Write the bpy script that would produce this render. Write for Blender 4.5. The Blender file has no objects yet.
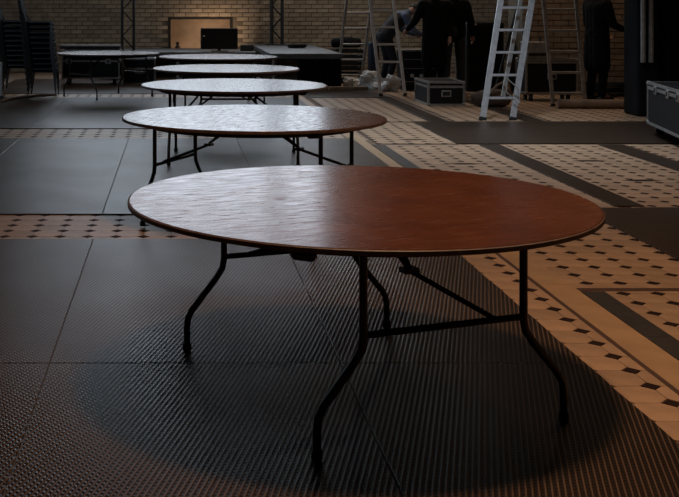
import bpy, bmesh, math, random
from mathutils import Vector, Matrix, Quaternion
random.seed(7)
PI = math.pi
scn = bpy.context.scene
C = scn.collection

# ------------------------------------------------------------------ camera, world, lights, exposure
cam_d = bpy.data.cameras.new('camera'); cam = bpy.data.objects.new('camera', cam_d); C.objects.link(cam)
cam.location = (0, 0, 1.51); cam.rotation_euler = (PI/2, 0, 0)
cam_d.sensor_width = 36; cam_d.lens = 1080/679*36
cam_d.shift_x = (339.5-175)/679; cam_d.shift_y = (7-248.5)/679      # the photo is a corner crop of a level shot
cam_d.clip_end = 200
scn.camera = cam
w = bpy.data.worlds.new('world'); scn.world = w; w.use_nodes = True
w.node_tree.nodes['Background'].inputs[0].default_value = (.35, .5, .7, 1)
w.node_tree.nodes['Background'].inputs[1].default_value = 0.02
vs = scn.view_settings
vs.view_transform = 'Standard'; vs.look = 'None'; vs.exposure = 0.0; vs.gamma = 1.0; vs.use_curve_mapping = False
WIN_BACK = 2.7      # daylight strength of the tall window in the back wall
WIN_LEFT = 2.5       # daylight strength of the side windows
LAMP_W = 92          # warm pendant over the nearest table

# ------------------------------------------------------------------ materials
MATS = {}
def mat(name, col, rough=.6, metal=0, var=0, vscale=8, bump=0, bscale=40, rand=0, emit=None, estr=0, coat=0, spec=.5, stretch=None):
    if name in MATS: return MATS[name]
    m = bpy.data.materials.new(name); m.use_nodes = True; MATS[name] = m
    nt = m.node_tree; b = nt.nodes['Principled BSDF']
    b.inputs['Base Color'].default_value = (*col, 1); b.inputs['Roughness'].default_value = rough
    b.inputs['Metallic'].default_value = metal; b.inputs['Coat Weight'].default_value = coat
    b.inputs['Specular IOR Level'].default_value = spec
    tc = nt.nodes.new('ShaderNodeTexCoord'); vec = tc.outputs['Object']
    if stretch:
        mp = nt.nodes.new('ShaderNodeMapping'); mp.inputs['Scale'].default_value = stretch
        nt.links.new(vec, mp.inputs[0]); vec = mp.outputs[0]
    if var or rand:
        hsv = nt.nodes.new('ShaderNodeHueSaturation'); hsv.inputs['Color'].default_value = (*col, 1)
        val = None
        if var:
            n = nt.nodes.new('ShaderNodeTexNoise'); n.inputs['Scale'].default_value = vscale; n.inputs['Detail'].default_value = 5
            nt.links.new(vec, n.inputs['Vector'])
            mr = nt.nodes.new('ShaderNodeMapRange'); mr.inputs[1].default_value = .3; mr.inputs[2].default_value = .7
            mr.inputs[3].default_value = 1-var; mr.inputs[4].default_value = 1+var
            nt.links.new(n.outputs['Fac'], mr.inputs[0]); val = mr.outputs[0]
        if rand:
            oi = nt.nodes.new('ShaderNodeObjectInfo'); mr2 = nt.nodes.new('ShaderNodeMapRange')
            mr2.inputs[3].default_value = 1-rand; mr2.inputs[4].default_value = 1+rand
            nt.links.new(oi.outputs['Random'], mr2.inputs[0])
            if val is None: val = mr2.outputs[0]
            else:
                mm = nt.nodes.new('ShaderNodeMath'); mm.operation = 'MULTIPLY'
                nt.links.new(val, mm.inputs[0]); nt.links.new(mr2.outputs[0], mm.inputs[1]); val = mm.outputs[0]
        nt.links.new(val, hsv.inputs['Value']); nt.links.new(hsv.outputs[0], b.inputs['Base Color'])
    if bump:
        n2 = nt.nodes.new('ShaderNodeTexNoise'); n2.inputs['Scale'].default_value = bscale; n2.inputs['Detail'].default_value = 4
        nt.links.new(vec, n2.inputs['Vector'])
        bp = nt.nodes.new('ShaderNodeBump'); bp.inputs['Strength'].default_value = bump; bp.inputs['Distance'].default_value = .01
        nt.links.new(n2.outputs['Fac'], bp.inputs['Height']); nt.links.new(bp.outputs[0], b.inputs['Normal'])
    if emit:
        b.inputs['Emission Color'].default_value = (*emit, 1); b.inputs['Emission Strength'].default_value = estr
    return m

def mat_mat(name, col, rough):
    """ribbed rubber: two crossing families of fine ribs as relief"""
    m = bpy.data.materials.new(name); m.use_nodes = True
    nt = m.node_tree; b = nt.nodes['Principled BSDF']; L = nt.links
    b.inputs['Roughness'].default_value = rough; b.inputs['Specular IOR Level'].default_value = .15
    tc = nt.nodes.new('ShaderNodeTexCoord')
    hs = []
    for ang, sc, amp in ((16, 50, 1.0), (-40, 50, .75)):
        mp = nt.nodes.new('ShaderNodeMapping'); mp.inputs['Rotation'].default_value = (0, 0, math.radians(ang))
        wv = nt.nodes.new('ShaderNodeTexWave'); wv.bands_direction = 'X'; wv.wave_profile = 'SIN'
        wv.inputs['Scale'].default_value = sc/6.283*2; wv.inputs['Distortion'].default_value = 0
        L.new(tc.outputs['Object'], mp.inputs[0]); L.new(mp.outputs[0], wv.inputs[0])
        mu = nt.nodes.new('ShaderNodeMath'); mu.operation = 'MULTIPLY'; mu.inputs[1].default_value = amp
        L.new(wv.outputs['Fac'], mu.inputs[0]); hs.append(mu.outputs[0])
    mx = nt.nodes.new('ShaderNodeMath'); mx.operation = 'MAXIMUM'; L.new(hs[0], mx.inputs[0]); L.new(hs[1], mx.inputs[1])
    bp = nt.nodes.new('ShaderNodeBump'); bp.inputs['Strength'].default_value = .36; bp.inputs['Distance'].default_value = .004
    L.new(mx.outputs[0], bp.inputs['Height']); L.new(bp.outputs[0], b.inputs['Normal'])
    n = nt.nodes.new('ShaderNodeTexNoise'); n.inputs['Scale'].default_value = 1.3; n.inputs['Detail'].default_value = 6
    L.new(tc.outputs['Object'], n.inputs['Vector'])
    cr = nt.nodes.new('ShaderNodeMapRange'); cr.inputs[1].default_value = .3; cr.inputs[2].default_value = .7
    cr.inputs[3].default_value = .85; cr.inputs[4].default_value = 1.15
    L.new(n.outputs['Fac'], cr.inputs[0])
    r2 = nt.nodes.new('ShaderNodeMapRange'); r2.inputs[1].default_value = .35; r2.inputs[2].default_value = .65
    r2.inputs[3].default_value = rough+.01; r2.inputs[4].default_value = rough+.07
    L.new(n.outputs['Fac'], r2.inputs[0]); L.new(r2.outputs[0], b.inputs['Roughness'])
    # dusty rib crests, darker grooves
    cw = nt.nodes.new('ShaderNodeMapRange'); cw.inputs[1].default_value = .72; cw.inputs[2].default_value = 1.0
    cw.inputs[3].default_value = .5; cw.inputs[4].default_value = 3.4
    L.new(mx.outputs[0], cw.inputs[0])
    mm = nt.nodes.new('ShaderNodeMath'); mm.operation = 'MULTIPLY'; L.new(cr.outputs[0], mm.inputs[0]); L.new(cw.outputs[0], mm.inputs[1])
    hsv = nt.nodes.new('ShaderNodeHueSaturation'); hsv.inputs['Color'].default_value = (*col, 1)
    L.new(mm.outputs[0], hsv.inputs['Value']); L.new(hsv.outputs[0], b.inputs['Base Color'])
    return m

def wood_mat():
    m = bpy.data.materials.new('varnished_plywood'); m.use_nodes = True
    nt = m.node_tree; b = nt.nodes['Principled BSDF']; L = nt.links
    tc = nt.nodes.new('ShaderNodeTexCoord')
    def noise(scale, stretch, detail=6, rot=0):
        mp = nt.nodes.new('ShaderNodeMapping'); mp.inputs['Scale'].default_value = stretch; mp.inputs['Rotation'].default_value = (0, 0, rot)
        n = nt.nodes.new('ShaderNodeTexNoise'); n.inputs['Scale'].default_value = scale; n.inputs['Detail'].default_value = detail
        L.new(tc.outputs['Object'], mp.inputs[0]); L.new(mp.outputs[0], n.inputs['Vector']); return n.outputs['Fac']
    def ramp(src, pts):
        r = nt.nodes.new('ShaderNodeValToRGB'); e = r.color_ramp.elements
        e[0].position, e[0].color = pts[0][0], (*pts[0][1], 1); e[1].position, e[1].color = pts[-1][0], (*pts[-1][1], 1)
        for p, c in pts[1:-1]:
            x = e.new(p); x.color = (*c, 1)
        L.new(src, r.inputs[0]); return r.outputs[0]
    grain = noise(5, (12, 1.2, 1)); blot = noise(2.6, (1, 1.4, 1), 7, .4)
    c1 = ramp(grain, [(.3, (.11, .036, .0165)), (.7, (.165, .056, .027))])
    c2 = ramp(blot, [(.3, (.72, .68, .66)), (.62, (1, 1, 1)), (.75, (1.15, 1.18, 1.2))])
    mx = nt.nodes.new('ShaderNodeMix'); mx.data_type = 'RGBA'; mx.blend_type = 'MULTIPLY'; mx.inputs['Factor'].default_value = 1
    L.new(c1, mx.inputs['A']); L.new(c2, mx.inputs['B']); L.new(mx.outputs['Result'], b.inputs['Base Color'])
    sc = noise(7, (5, 1.2, 1), 8)
    rr = nt.nodes.new('ShaderNodeMapRange'); rr.inputs[1].default_value = .35; rr.inputs[2].default_value = .68
    rr.inputs[3].default_value = .20; rr.inputs[4].default_value = .29
    L.new(sc, rr.inputs[0])
    gouge = noise(6, (9, 1.5, 1), 3)                      # sparse worn scratches in the varnish
    gr = nt.nodes.new('ShaderNodeMapRange'); gr.inputs[1].default_value = .66; gr.inputs[2].default_value = .72; gr.inputs[3].default_value = 0; gr.inputs[4].default_value = .2
    L.new(gouge, gr.inputs[0]); ad = nt.nodes.new('ShaderNodeMath'); ad.operation = 'ADD'
    L.new(rr.outputs[0], ad.inputs[0]); L.new(gr.outputs[0], ad.inputs[1]); L.new(ad.outputs[0], b.inputs['Roughness'])
    dents = noise(4, (5, 1.3, 1), 9)
    bp = nt.nodes.new('ShaderNodeBump'); bp.inputs['Strength'].default_value = .016; bp.inputs['Distance'].default_value = .02
    L.new(dents, bp.inputs['Height']); L.new(bp.outputs[0], b.inputs['Normal'])
    b.inputs['Specular IOR Level'].default_value = .5
    return m

M_WOOD = wood_mat()
M_RIM = mat('plywood_edge', (.11, .065, .05), .45, var=.35, vscale=30)
M_DARKWOOD = mat('dark_underside', (.03, .02, .016), .7)
M_STEEL = mat('black_steel', (.012, .012, .013), .42, metal=.2)
M_MAT = mat_mat('ribbed_rubber', (.040, .026, .0185), .27)
M_TILE = mat('cream_tile', (.42, .275, .175), .45, var=.16, vscale=7, rand=.13, bump=.08, bscale=25)
M_TILEB = mat('cream_tile_field', (.42, .275, .175), .45, var=.2, vscale=6)
M_DOT = mat('dark_dot_tile', (.022, .010, .008), .7, var=.2, spec=.1)
M_GROUT = mat('grout', (.19, .125, .08), .8, var=.3, vscale=5)
M_PLAIN = mat('plain_ochre_stone', (.42, .27, .15), .45, var=.15, vscale=5, rand=.06)
M_BROWN = mat('brown_edge_stone', (.075, .035, .02), .5, var=.2)
M_SLATE = mat('dark_border_stone', (.03, .024, .021), .5, var=.35, vscale=14, bump=.2, bscale=60)
M_BRICK = mat('tan_brick', (.33, .27, .205), .85, var=.18, vscale=6, rand=.22, bump=.4, bscale=30)
M_BRICKB = mat('tan_brick_field', (.33, .27, .205), .85, var=.3, vscale=5, bump=.4, bscale=30)
M_BRICKW = mat('warm_brick', (.23, .17, .12), .85, var=.2, vscale=6, rand=.22, bump=.4, bscale=30)
M_MORTAR = mat('mortar', (.13, .105, .08), .9, var=.2)
M_PLASTER = mat('dark_plaster', (.10, .09, .08), .9, var=.15)
M_CEIL = mat('ceiling_paint', (.05, .05, .05), .9)
M_BLACK = mat('matt_black', (.010, .010, .011), .6, var=.2)
M_BLACKCLOTH = mat('black_cloth', (.005, .005, .006), .9, bump=.3, bscale=30, spec=.12)
M_CASE = mat('black_case_laminate', (.010, .010, .012), .6, var=.3, vscale=20, spec=.2)
M_ALU = mat('aluminium', (.55, .57, .60), .42, metal=.35, var=.15, vscale=14)
M_ALUD = mat('worn_aluminium', (.32, .31, .30), .5, metal=.35, var=.25, vscale=12)
M_CASEEDGE = mat('case_edge_metal', (.30, .29, .28), .45, metal=.5, var=.25, vscale=20)
M_CHROME = mat('dull_chrome', (.10, .11, .13), .4, metal=.6)
M_SCREEN = mat('screen_black', (.006, .007, .009), .18)
M_PLASTIC = mat('black_plastic', (.012, .012, .013), .5)
M_GREY = mat('grey_stage_deck', (.085, .088, .092), .55, var=.25, vscale=3)
M_BAG = mat('white_plastic_film', (.62, .62, .62), .4, bump=.5, bscale=9)
M_WOODRAW = mat('raw_plank', (.24, .17, .11), .8, var=.25, vscale=6)
M_CARD = mat('cardboard_tube_paper', (.20, .13, .085), .8, var=.2)
M_RED = mat('red_cap', (.18, .02, .012), .5)
M_SKIN = mat('skin', (.34, .18, .12), .6)
M_HAIR = mat('dark_hair', (.012, .009, .008), .7)
M_BLUE = mat('dusty_blue_cloth', (.10, .13, .21), .9, bump=.3, bscale=25)
M_NAVY = mat('navy_vest_cloth', (.012, .013, .02), .9, bump=.3, bscale=25)
M_JEANS = mat('dark_denim', (.014, .02, .032), .9, var=.3, vscale=12)
M_NICHE = mat('niche_plaster', (.33, .25, .185), .8, var=.2, vscale=4)
M_RUBBER = mat('rubber', (.01, .01, .01), .7)
M_LABEL = mat('pale_label', (.45, .45, .44), .6)
M_WINGLASS = mat('frosted_daylight_glass', (.5, .5, .5), .5, emit=(.78, .88, 1.0), estr=WIN_BACK)
M_WINGLASS2 = mat('frosted_side_glass', (.5, .5, .5), .5, emit=(.66, .84, 1.0), estr=WIN_LEFT)
M_BULB = mat('warm_bulb', (1, .8, .6), .5, emit=(1, .62, .33), estr=6)

# ------------------------------------------------------------------ mesh helpers
class MB:
    def __init__(s): s.v = []; s.f = []
    def add(s, vs_, fs):
        o = len(s.v); s.v += [tuple(p) for p in vs_]; s.f += [tuple(i+o for i in f) for f in fs]; return s
    def box(s, c, d, rz=0, M=None):
        x, y, z = d[0]/2, d[1]/2, d[2]/2
        P = [Vector((a*x, b*y, e*z)) for e in (-1, 1) for a, b in ((-1,-1), (1,-1), (1,1), (-1,1))]
        R = M if M else Matrix.Rotation(rz, 3, 'Z'); c = Vector(c)
        return s.add([R @ p + c for p in P], [(3,2,1,0), (4,5,6,7), (0,1,5,4), (1,2,6,5), (2,3,7,6), (3,0,4,7)])
    def bev(s, c, d, b=.01, rz=0):
        """box with chamfered vertical and horizontal edges"""
        x, y, z = d[0]/2, d[1]/2, d[2]/2; b = min(b, x*.9, y*.9, z*.9)
        R = Matrix.Rotation(rz, 3, 'Z'); c = Vector(c)
        def ring(ix, zz):
            X, Y = x-ix, y-ix
            q = b
            return [(X-q, -Y), (X, -Y+q), (X, Y-q), (X-q, Y), (-X+q, Y), (-X, Y-q), (-X, -Y+q), (-X+q, -Y)], zz
        P = []
        for ix, zz in ((b*.6, -z), (0, -z+b), (0, z-b), (b*.6, z)):
            r, h = ring(ix, zz); P += [R @ Vector((a, e, h)) + c for a, e in r]
        F = [tuple(range(7, -1, -1)), tuple(range(24, 32))]
        for k in range(3):
            for i in range(8):
                j = (i+1) % 8; F.append((k*8+i, k*8+j, k*8+8+j, k*8+8+i))
        return s.add(P, F)
    def tube(s, pts, r, n=8, caps=True):
        pts = [Vector(p) for p in pts]; rs = r if isinstance(r, (list, tuple)) else [r]*len(pts)
        P = []; F = []; up = None
        for i, p in enumerate(pts):
            if i == 0: t = pts[1]-pts[0]
            elif i == len(pts)-1: t = pts[-1]-pts[-2]
            else: t = (pts[i]-pts[i-1]).normalized() + (pts[i+1]-pts[i]).normalized()
            t.normalize()
            if up is None:
                up = Vector((0, 0, 1)) if abs(t.z) < .9 else Vector((1, 0, 0))
            a = t.cross(up).normalized(); b_ = a.cross(t).normalized(); up = b_
            P += [p + (a*math.cos(2*PI*k/n) + b_*math.sin(2*PI*k/n))*rs[i] for k in range(n)]
        for i in range(len(pts)-1):
            for k in range(n):
                j = (k+1) % n; F.append((i*n+k, i*n+j, (i+1)*n+j, (i+1)*n+k))
        if caps: F += [tuple(range(n-1, -1, -1)), tuple(range((len(pts)-1)*n, len(pts)*n))]
        return s.add(P, F)
    def bar(s, a, b, wd, th, up=(0, 0, 1)):
        """rectangular bar a->b, th measured along up"""
        a, b = Vector(a), Vector(b); t = (b-a).normalized(); u = Vector(up)
        sd = t.cross(u).normalized(); u2 = sd.cross(t).normalized()
        P = [p + sd*sx*wd/2 + u2*sy*th/2 for p in (a, b) for sx, sy in ((-1,-1), (1,-1), (1,1), (-1,1))]
        return s.add(P, [(0,1,2,3), (7,6,5,4), (0,4,5,1), (1,5,6,2), (2,6,7,3), (3,7,4,0)])
    def lathe(s, prof, n=24, c=(0, 0, 0), caps=True):
        P = []; F = []; c = Vector(c)
        for r, z in prof:
            P += [c + Vector((r*math.cos(2*PI*k/n), r*math.sin(2*PI*k/n), z)) for k in range(n)]
        for i in range(len(prof)-1):
            for k in range(n):
                j = (k+1) % n; F.append((i*n+k, i*n+j, (i+1)*n+j, (i+1)*n+k))
        if caps: F += [tuple(range(n-1, -1, -1)), tuple(range((len(prof)-1)*n, len(prof)*n))]
        return s.add(P, F)
    def prism(s, poly, z0, z1, c=(0, 0, 0)):
        n = len(poly); c = Vector(c)
        P = [Vector((x, y, z0))+c for x, y in poly] + [Vector((x, y, z1))+c for x, y in poly]
        return s.add(P, [tuple(range(n-1, -1, -1)), tuple(range(n, 2*n))] + [(i, (i+1) % n, n+(i+1) % n, n+i) for i in range(n)])
    def blob(s, c, r, seed=0, amp=.25, nu=14, nv=9, rough=.06):
        rnd = random.Random(seed); c = Vector(c); P = []; F = []
        ph = [(rnd.uniform(1, 4), rnd.uniform(1, 4), rnd.uniform(0, 6)) for _ in range(5)]
        for i in range(nv+1):
            th = PI*i/nv
            for k in range(nu):
                a = 2*PI*k/nu
                d = 1 + amp*sum(math.sin(p*a_+q*th+o) for (p, q, o), a_ in zip(ph, [round(a, 6)]*5))/3 + rnd.uniform(-rough, rough)
                d = 1 + (d-1)*math.sin(th)
                z = math.cos(th)*r[2]*d
                P.append(c + Vector((math.cos(a)*math.sin(th)*r[0]*d, math.sin(a)*math.sin(th)*r[1]*d, max(z, -r[2]*.8))))
        for i in range(nv):
            for k in range(nu):
                j = (k+1) % nu; F.append((i*nu+k, (i+1)*nu+k, (i+1)*nu+j, i*nu+j))
        return s.add(P, F)
    def mesh(s, name, m, smooth=False):
        me = bpy.data.meshes.new(name); me.from_pydata(s.v, [], s.f); me.update()
        me.materials.append(m)
        if smooth:
            for p in me.polygons: p.use_smooth = True
        return me
    def build(s, name, m, parent=None, smooth=False):
        o = bpy.data.objects.new(name, s.mesh(name, m, smooth)); C.objects.link(o)
        if parent: o.parent = parent
        if smooth and smooth != 'all':
            try: o.data.set_sharp_from_angle(angle=math.radians(40))
            except Exception: pass
        return o

def tag(o, label=None, cat=None, group=None, kind=None):
    if label: o['label'] = label
    if cat: o['category'] = cat
    if group: o['group'] = group
    if kind: o['kind'] = kind
    return o
def thing(name, label, cat, loc=(0, 0, 0), rz=0, group=None):
    o = bpy.data.objects.new(name, None); C.objects.link(o); o.location = loc; o.rotation_euler = (0, 0, rz)
    o.empty_display_size = .1
    return tag(o, label, cat, group)
def struct(name, mb, m, label, parent=None):
    o = mb.build(name, m, parent); tag(o, label, name.split('_')[0], kind='structure'); return o
def copy_tree(o, parent=None):
    c = o.copy(); C.objects.link(c); c.parent = parent
    for ch in list(o.children): copy_tree(ch, c)
    return c
def inst(name, me, loc, parent, rz=0):
    o = bpy.data.objects.new(name, me); C.objects.link(o); o.location = loc; o.rotation_euler = (0, 0, rz); o.parent = parent; return o
def px(X, Y, Z=0):                     # where a point lands in the picture (for choosing which pieces are in view)
    return 175 + 1080*X/Y, 7 + 1080*(1.51-Z)/Y

# ------------------------------------------------------------------ room shell
XL, XR, YB, YF, ZC = -6.5, 10.5, 25.0, -4.0, 8.2
floor = struct('floor', MB().box(((XL+XR)/2, (YB+YF)/2, -.06), (XR-XL+.6, YB-YF+1.4, .112)), M_GROUT, 'old tiled hall floor with cream octagon tiles and dark dots')
struct('ceiling', MB().box(((XL+XR)/2, (YB+YF)/2, ZC+.1), (XR-XL+.6, YB-YF+1.4, .2)), M_CEIL, 'dark hall ceiling high above')
struct('wall_front', MB().box(((XL+XR)/2, YF-.15, ZC/2), (XR-XL+.6, .3, ZC)), M_PLASTER, 'dark wall behind the camera')
struct('wall_right', MB().box((XR+.15, (YB+YF)/2, ZC/2), (.3, YB-YF, ZC)), M_PLASTER, 'dark plaster side wall at the right')
# left wall with two side windows
wl = MB(); winL = [(13.2, 18.0)]; wz0, wz1 = 2.6, 6.4
ys = [YF] + [q for p in winL for q in p] + [YB]
for i in range(0, len(ys), 2): wl.box((XL-.15, (ys[i]+ys[i+1])/2, ZC/2), (.3, ys[i+1]-ys[i], ZC))
for a, b in winL:
    wl.box((XL-.15, (a+b)/2, wz0/2), (.3, b-a, wz0)); wl.box((XL-.15, (a+b)/2, (wz1+ZC)/2), (.3, b-a, ZC-wz1))
struct('wall_left', wl, M_PLASTER, 'dark plaster side wall at the left')
def window(n, label, a, b, z0, z1, axis, glassmat, pos, ncol, nrow):
    """axis 'x': the window spans X at Y=pos; axis 'y': it spans Y at X=pos"""
    def P(u, v): return (u, pos, v) if axis == 'x' else (pos, u, v)
    def D(du, dv, t): return (du, t, dv) if axis == 'x' else (t, du, dv)
    t = thing('window_%d' % n, label, 'window'); t['kind'] = 'structure'
    f = MB()
    for u in (a+.04, b-.04): f.box(P(u, (z0+z1)/2), D(.08, z1-z0, .14))
    for v in (z0+.04, z1-.04): f.box(P((a+b)/2, v), D(b-a-.16, .08, .14))
    f.build('window_frame', M_BLACK, t)
    cw, ch = (b-a)/ncol, (z1-z0)/nrow
    for i in range(1, ncol): MB().box(P(a+i*cw, (z0+z1)/2), D(.03, z1-z0-.16, .08)).build('mullion', M_BLACK, t)
    for i in range(ncol):
        for j in range(nrow):
            MB().box(P(a+(i+.5)*cw, z0+(j+.5)*ch), D(cw-.02, ch-.02, .01)).build('pane', glassmat, t)
for k, (a, b) in enumerate(winL):
    window(k+2, 'tall frosted side window in the left wall', a, b, wz0, wz1, 'y', M_WINGLASS2, XL-.1, 3, 3)

# back wall: solid with a niche and the tall daylight window above the frame
NX0, NX1, NZ0, NZ1 = -.14, 1.31, .50, 1.26
BX0, BX1, BZ0, BZ1 = -3.0, 3.5, 2.1, 5.9
wb = MB()
def wbox(x0, x1, z0, z1, y0=YB, y1=YB+.5):
    wb.box(((x0+x1)/2, (y0+y1)/2, (z0+z1)/2), (x1-x0, y1-y0, z1-z0))
wbox(XL, NX0, 0, BZ0); wbox(NX1, XR, 0, BZ0); wbox(NX0, NX1, 0, NZ0); wbox(NX0, NX1, NZ1, BZ0)
wbox(XL, BX0, BZ0, ZC); wbox(BX1, XR, BZ0, ZC); wbox(BX0, BX1, BZ1, ZC)
wall_back = struct('wall_back', wb, M_MORTAR, 'tan brick back wall with a warm lit niche')
window(1, 'tall daylight window high in the back wall', BX0, BX1, BZ0, BZ1, 'x', M_WINGLASS, YB+.2, 5, 4)
nich = MB().box(((NX0+NX1)/2, YB+.48, (NZ0+NZ1)/2), (NX1-NX0-.004, .03, NZ1-NZ0-.004)).build('niche_back', M_NICHE, wall_back)
nf = MB()
for x in (NX0+.02, NX1-.02): nf.box((x, YB+.01, (NZ0+NZ1)/2), (.04, .08, NZ1-NZ0-.004))
nf.box(((NX0+NX1)/2, YB+.01, NZ1-.02), (NX1-NX0-.084, .08, .035)); nf.build('niche_frame', M_BLACK, wall_back)

# brick pier that stands nearer, at the right
PX0, PX1, PY = 6.05, 9.5, 18.8
pier = struct('wall_pier', MB().box(((PX0+PX1)/2, PY+.4, ZC/2), (PX1-PX0, .8, ZC)), M_MORTAR, 'brown brick pier behind the standing person at the right')
pier['category'] = 'wall'

# bricks: running bond courses, proud of the mortar
BL, BH = .265, .098
def brick_courses(x0, x1, z1, yface, skip=None):
    out = []; k = 0; z = .006
    while z < z1:
        off = (k % 2)*BL/2; x = x0-off
        while x < x1:
            a, b = max(x, x0), min(x+BL, x1)
            if b-a > .05 and not (skip and skip((a+b)/2, z+BH/2, (b-a)/2)): out.append(((a+b)/2, z+BH/2, b-a))
            x += BL
        z += BH; k += 1
    return out
def add_bricks(wall, lst, yface, mfull, mrest, choose, limit):
    me = MB().box((0, 0, 0), (BL-.016, .03, BH-.016)).mesh('brick', mfull)
    rest = MB(); n = 0
    for cx, cz, wd in lst:
        j = random.uniform(-.004, .004)
        if n < limit and choose(cx, cz) :
            o = inst('brick', me, (cx, yface-.004+j, cz), wall); o.scale.x = (wd-.016)/(BL-.016); n += 1
        else: rest.box((cx, yface-.004+j, cz), (wd-.016, .03, BH-.016))
    if rest.v: tag(rest.build('brick_courses', mrest, wall), kind='stuff')
def sk(x, z, h): return NX0-h < x < NX1+h and NZ0-.03 < z < NZ1+.03
def ch_back(cx, cz):
    x, y = px(cx, YB, cz)
    if not -5 < y < 60: return False
    return 62 < x < 122 and y < 46 or 134 < x < 170 and y < 48 or 165 < x < 236 and y < 20 or 231 < x < 268 and y < 46 or 283 < x < 336 and y < 43 or 345 < x < 383 and y < 68
add_bricks(wall_back, brick_courses(-4.4, 9.0, 1.85, YB, sk), YB, M_BRICK, M_BRICKB, ch_back, 230)
def ch_pier(cx, cz):
    x, y = px(cx, PY, cz); return 600 < x < 632 and y < 100
add_bricks(pier, brick_courses(PX0, PX1, 1.75, PY), PY, M_BRICKW, M_BRICKW, ch_pier, 70)

# ------------------------------------------------------------------ floor pieces (children of the floor)
def octa(p, cut, g=.003):
    h = p/2-g/2; k = cut
    return [(h-k, -h), (h, -h+k), (h, h-k), (h-k, h), (-h+k, h), (-h, h-k), (-h, -h+k), (-h+k, -h)]
TP = .183
DOT = .042                                # corner cut = half diagonal of the dot
tile_me = MB().prism(octa(TP, DOT), -.006, 0).mesh('tile', M_TILE)
dq = DOT-.005
dot_me = MB().prism([(dq, 0), (0, dq), (-dq, 0), (0, -dq)], -.006, .0004).mesh('dot_tile', M_DOT)
fields = [  # x0, x1, y0, y1 , a corner of the grid
    (-2.4, 1.80, 6.90, 7.95, -1.123, 7.107),
    (-3.2, 2.15, 12.3, 13.45, 0.0, 12.42),
    (1.70, 2.09, 2.6, 7.6, 1.895, 5.40),
    (2.06, 3.17, 5.72, 8.28, 2.80, 6.09),
    (2.18, 4.2, 2.9, 5.88, 2.363, 5.693),
    (2.24, 3.36, 8.02, 11.88, 2.80, 8.2),
    (3.43, 4.72, 8.02, 11.88, 3.62, 8.2),
    (4.77, 6.4, 8.02, 11.88, 4.95, 8.2),
    (2.15, 3.15, 11.88, 14.1, 2.25, 11.95),
    (2.15, 3.36, 14.2, 17.9, 2.25, 14.25),
    (3.60, 4.64, 14.2, 20.0, 3.7, 14.2),
    (4.88, 7.6, 14.2, 18.7, 4.98, 14.2),
    (-3.4, 2.1, 17.95, 18.75, 0, 18.0),
]
tiles, dots = [], []
for x0, x1, y0, y1, gx, gy in fields:
    i0, i1 = math.ceil((x0-gx)/TP-.35), math.floor((x1-gx)/TP+.35)
    j0, j1 = math.ceil((y0-gy)/TP-.35), math.floor((y1-gy)/TP+.35)
    for i in range(i0, i1+1):
        for j in range(j0, j1+1):
            X, Y = gx+i*TP, gy+j*TP
            if x0+.03 < X < x1-.01 and y0+.03 < Y < y1-.03: dots.append((X, Y))
            if i < i1 and j < j1: tiles.append((X+TP/2, Y+TP/2))
def open_view(X, Y):
    x, y = px(X, Y)
    if not (-8 < x < 687 and y < 497): return False
    if ((x-367)/238)**2 + ((y-212)/47)**2 < 1: return False          # behind the near table top
    if X > 3.02 and 5.8 < Y < 8.1: return False                       # under the near right mat
    if X < 1.72 and not (7.0 < Y < 7.85): return False
    return True
def lay(lst, name, me, limit, restname, restmat, poly, zt):
    vis = sorted([p for p in lst if open_view(*p)], key=lambda p: p[1])[:limit]; vset = set(vis)
    for X, Y in vis: inst(name, me, (X, Y, random.uniform(-.0006, .0004)), floor)
    r = MB()
    for X, Y in lst:
        if (X, Y) not in vset: r.prism(poly, -.006, zt+random.uniform(-.0006, .0004), (X, Y, 0))
    tag(r.build(restname, restmat, floor), kind='stuff')
lay(tiles, 'tile', tile_me, 295, 'distant_tiles', M_TILEB, octa(TP, DOT), 0)
lay(dots, 'dot_tile', dot_me, 250, 'distant_dot_tiles', M_DOT, [(dq, 0), (0, dq), (-dq, 0), (0, -dq)], .0004)
def slabs(name, m, x0, x1, y0, y1, step, z=.002):
    n = max(1, round((y1-y0)/step)); d = (y1-y0)/n
    me = MB().box((0, 0, -.002), (x1-x0-.003, d-.003, z+.004)).mesh(name, m)
    for k in range(n): inst(name, me, ((x0+x1)/2, y0+(k+.5)*d, 0), floor)
slabs('border_slab', M_PLAIN, 1.985, 2.15, 2.6, 19.0, 1.64)
slabs('edge_strip', M_BROWN, 1.957, 1.984, 2.6, 19.0, 2.05)
slabs('dark_border_slab', M_SLATE, 2.152, 2.28, 2.6, 5.73, .78)
slabs('dark_border_slab', M_SLATE, 2.16, 2.30, 8.16, 11.8, .91)
for x0, x1, y0, y1 in ((2.152, 5.0, 5.735, 5.80), (2.152, 3.1, 11.81, 11.86), (2.152, 3.1, 14.10, 14.16), (3.5, 6.6, 8.09, 8.14), (2.152, 3.3, 17.9, 17.96)):
    MB().box(((x0+x1)/2, (y0+y1)/2, -.002), (x1-x0, y1-y0, .006)).build('edge_strip', M_BROWN, floor)
for X, Y in ((2.79, 10.4), (4.07, 10.6), (4.06, 9.4), (2.7, 12.3)):      # larger dark ornaments in the panels
    MB().prism([(.17, 0), (.06, .045), (-.06, .045), (-.17, 0), (-.06, -.045), (.06, -.045)], -.005, .0012, (X, Y, 0)).build('ornament_tile', M_DOT, floor)

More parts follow.
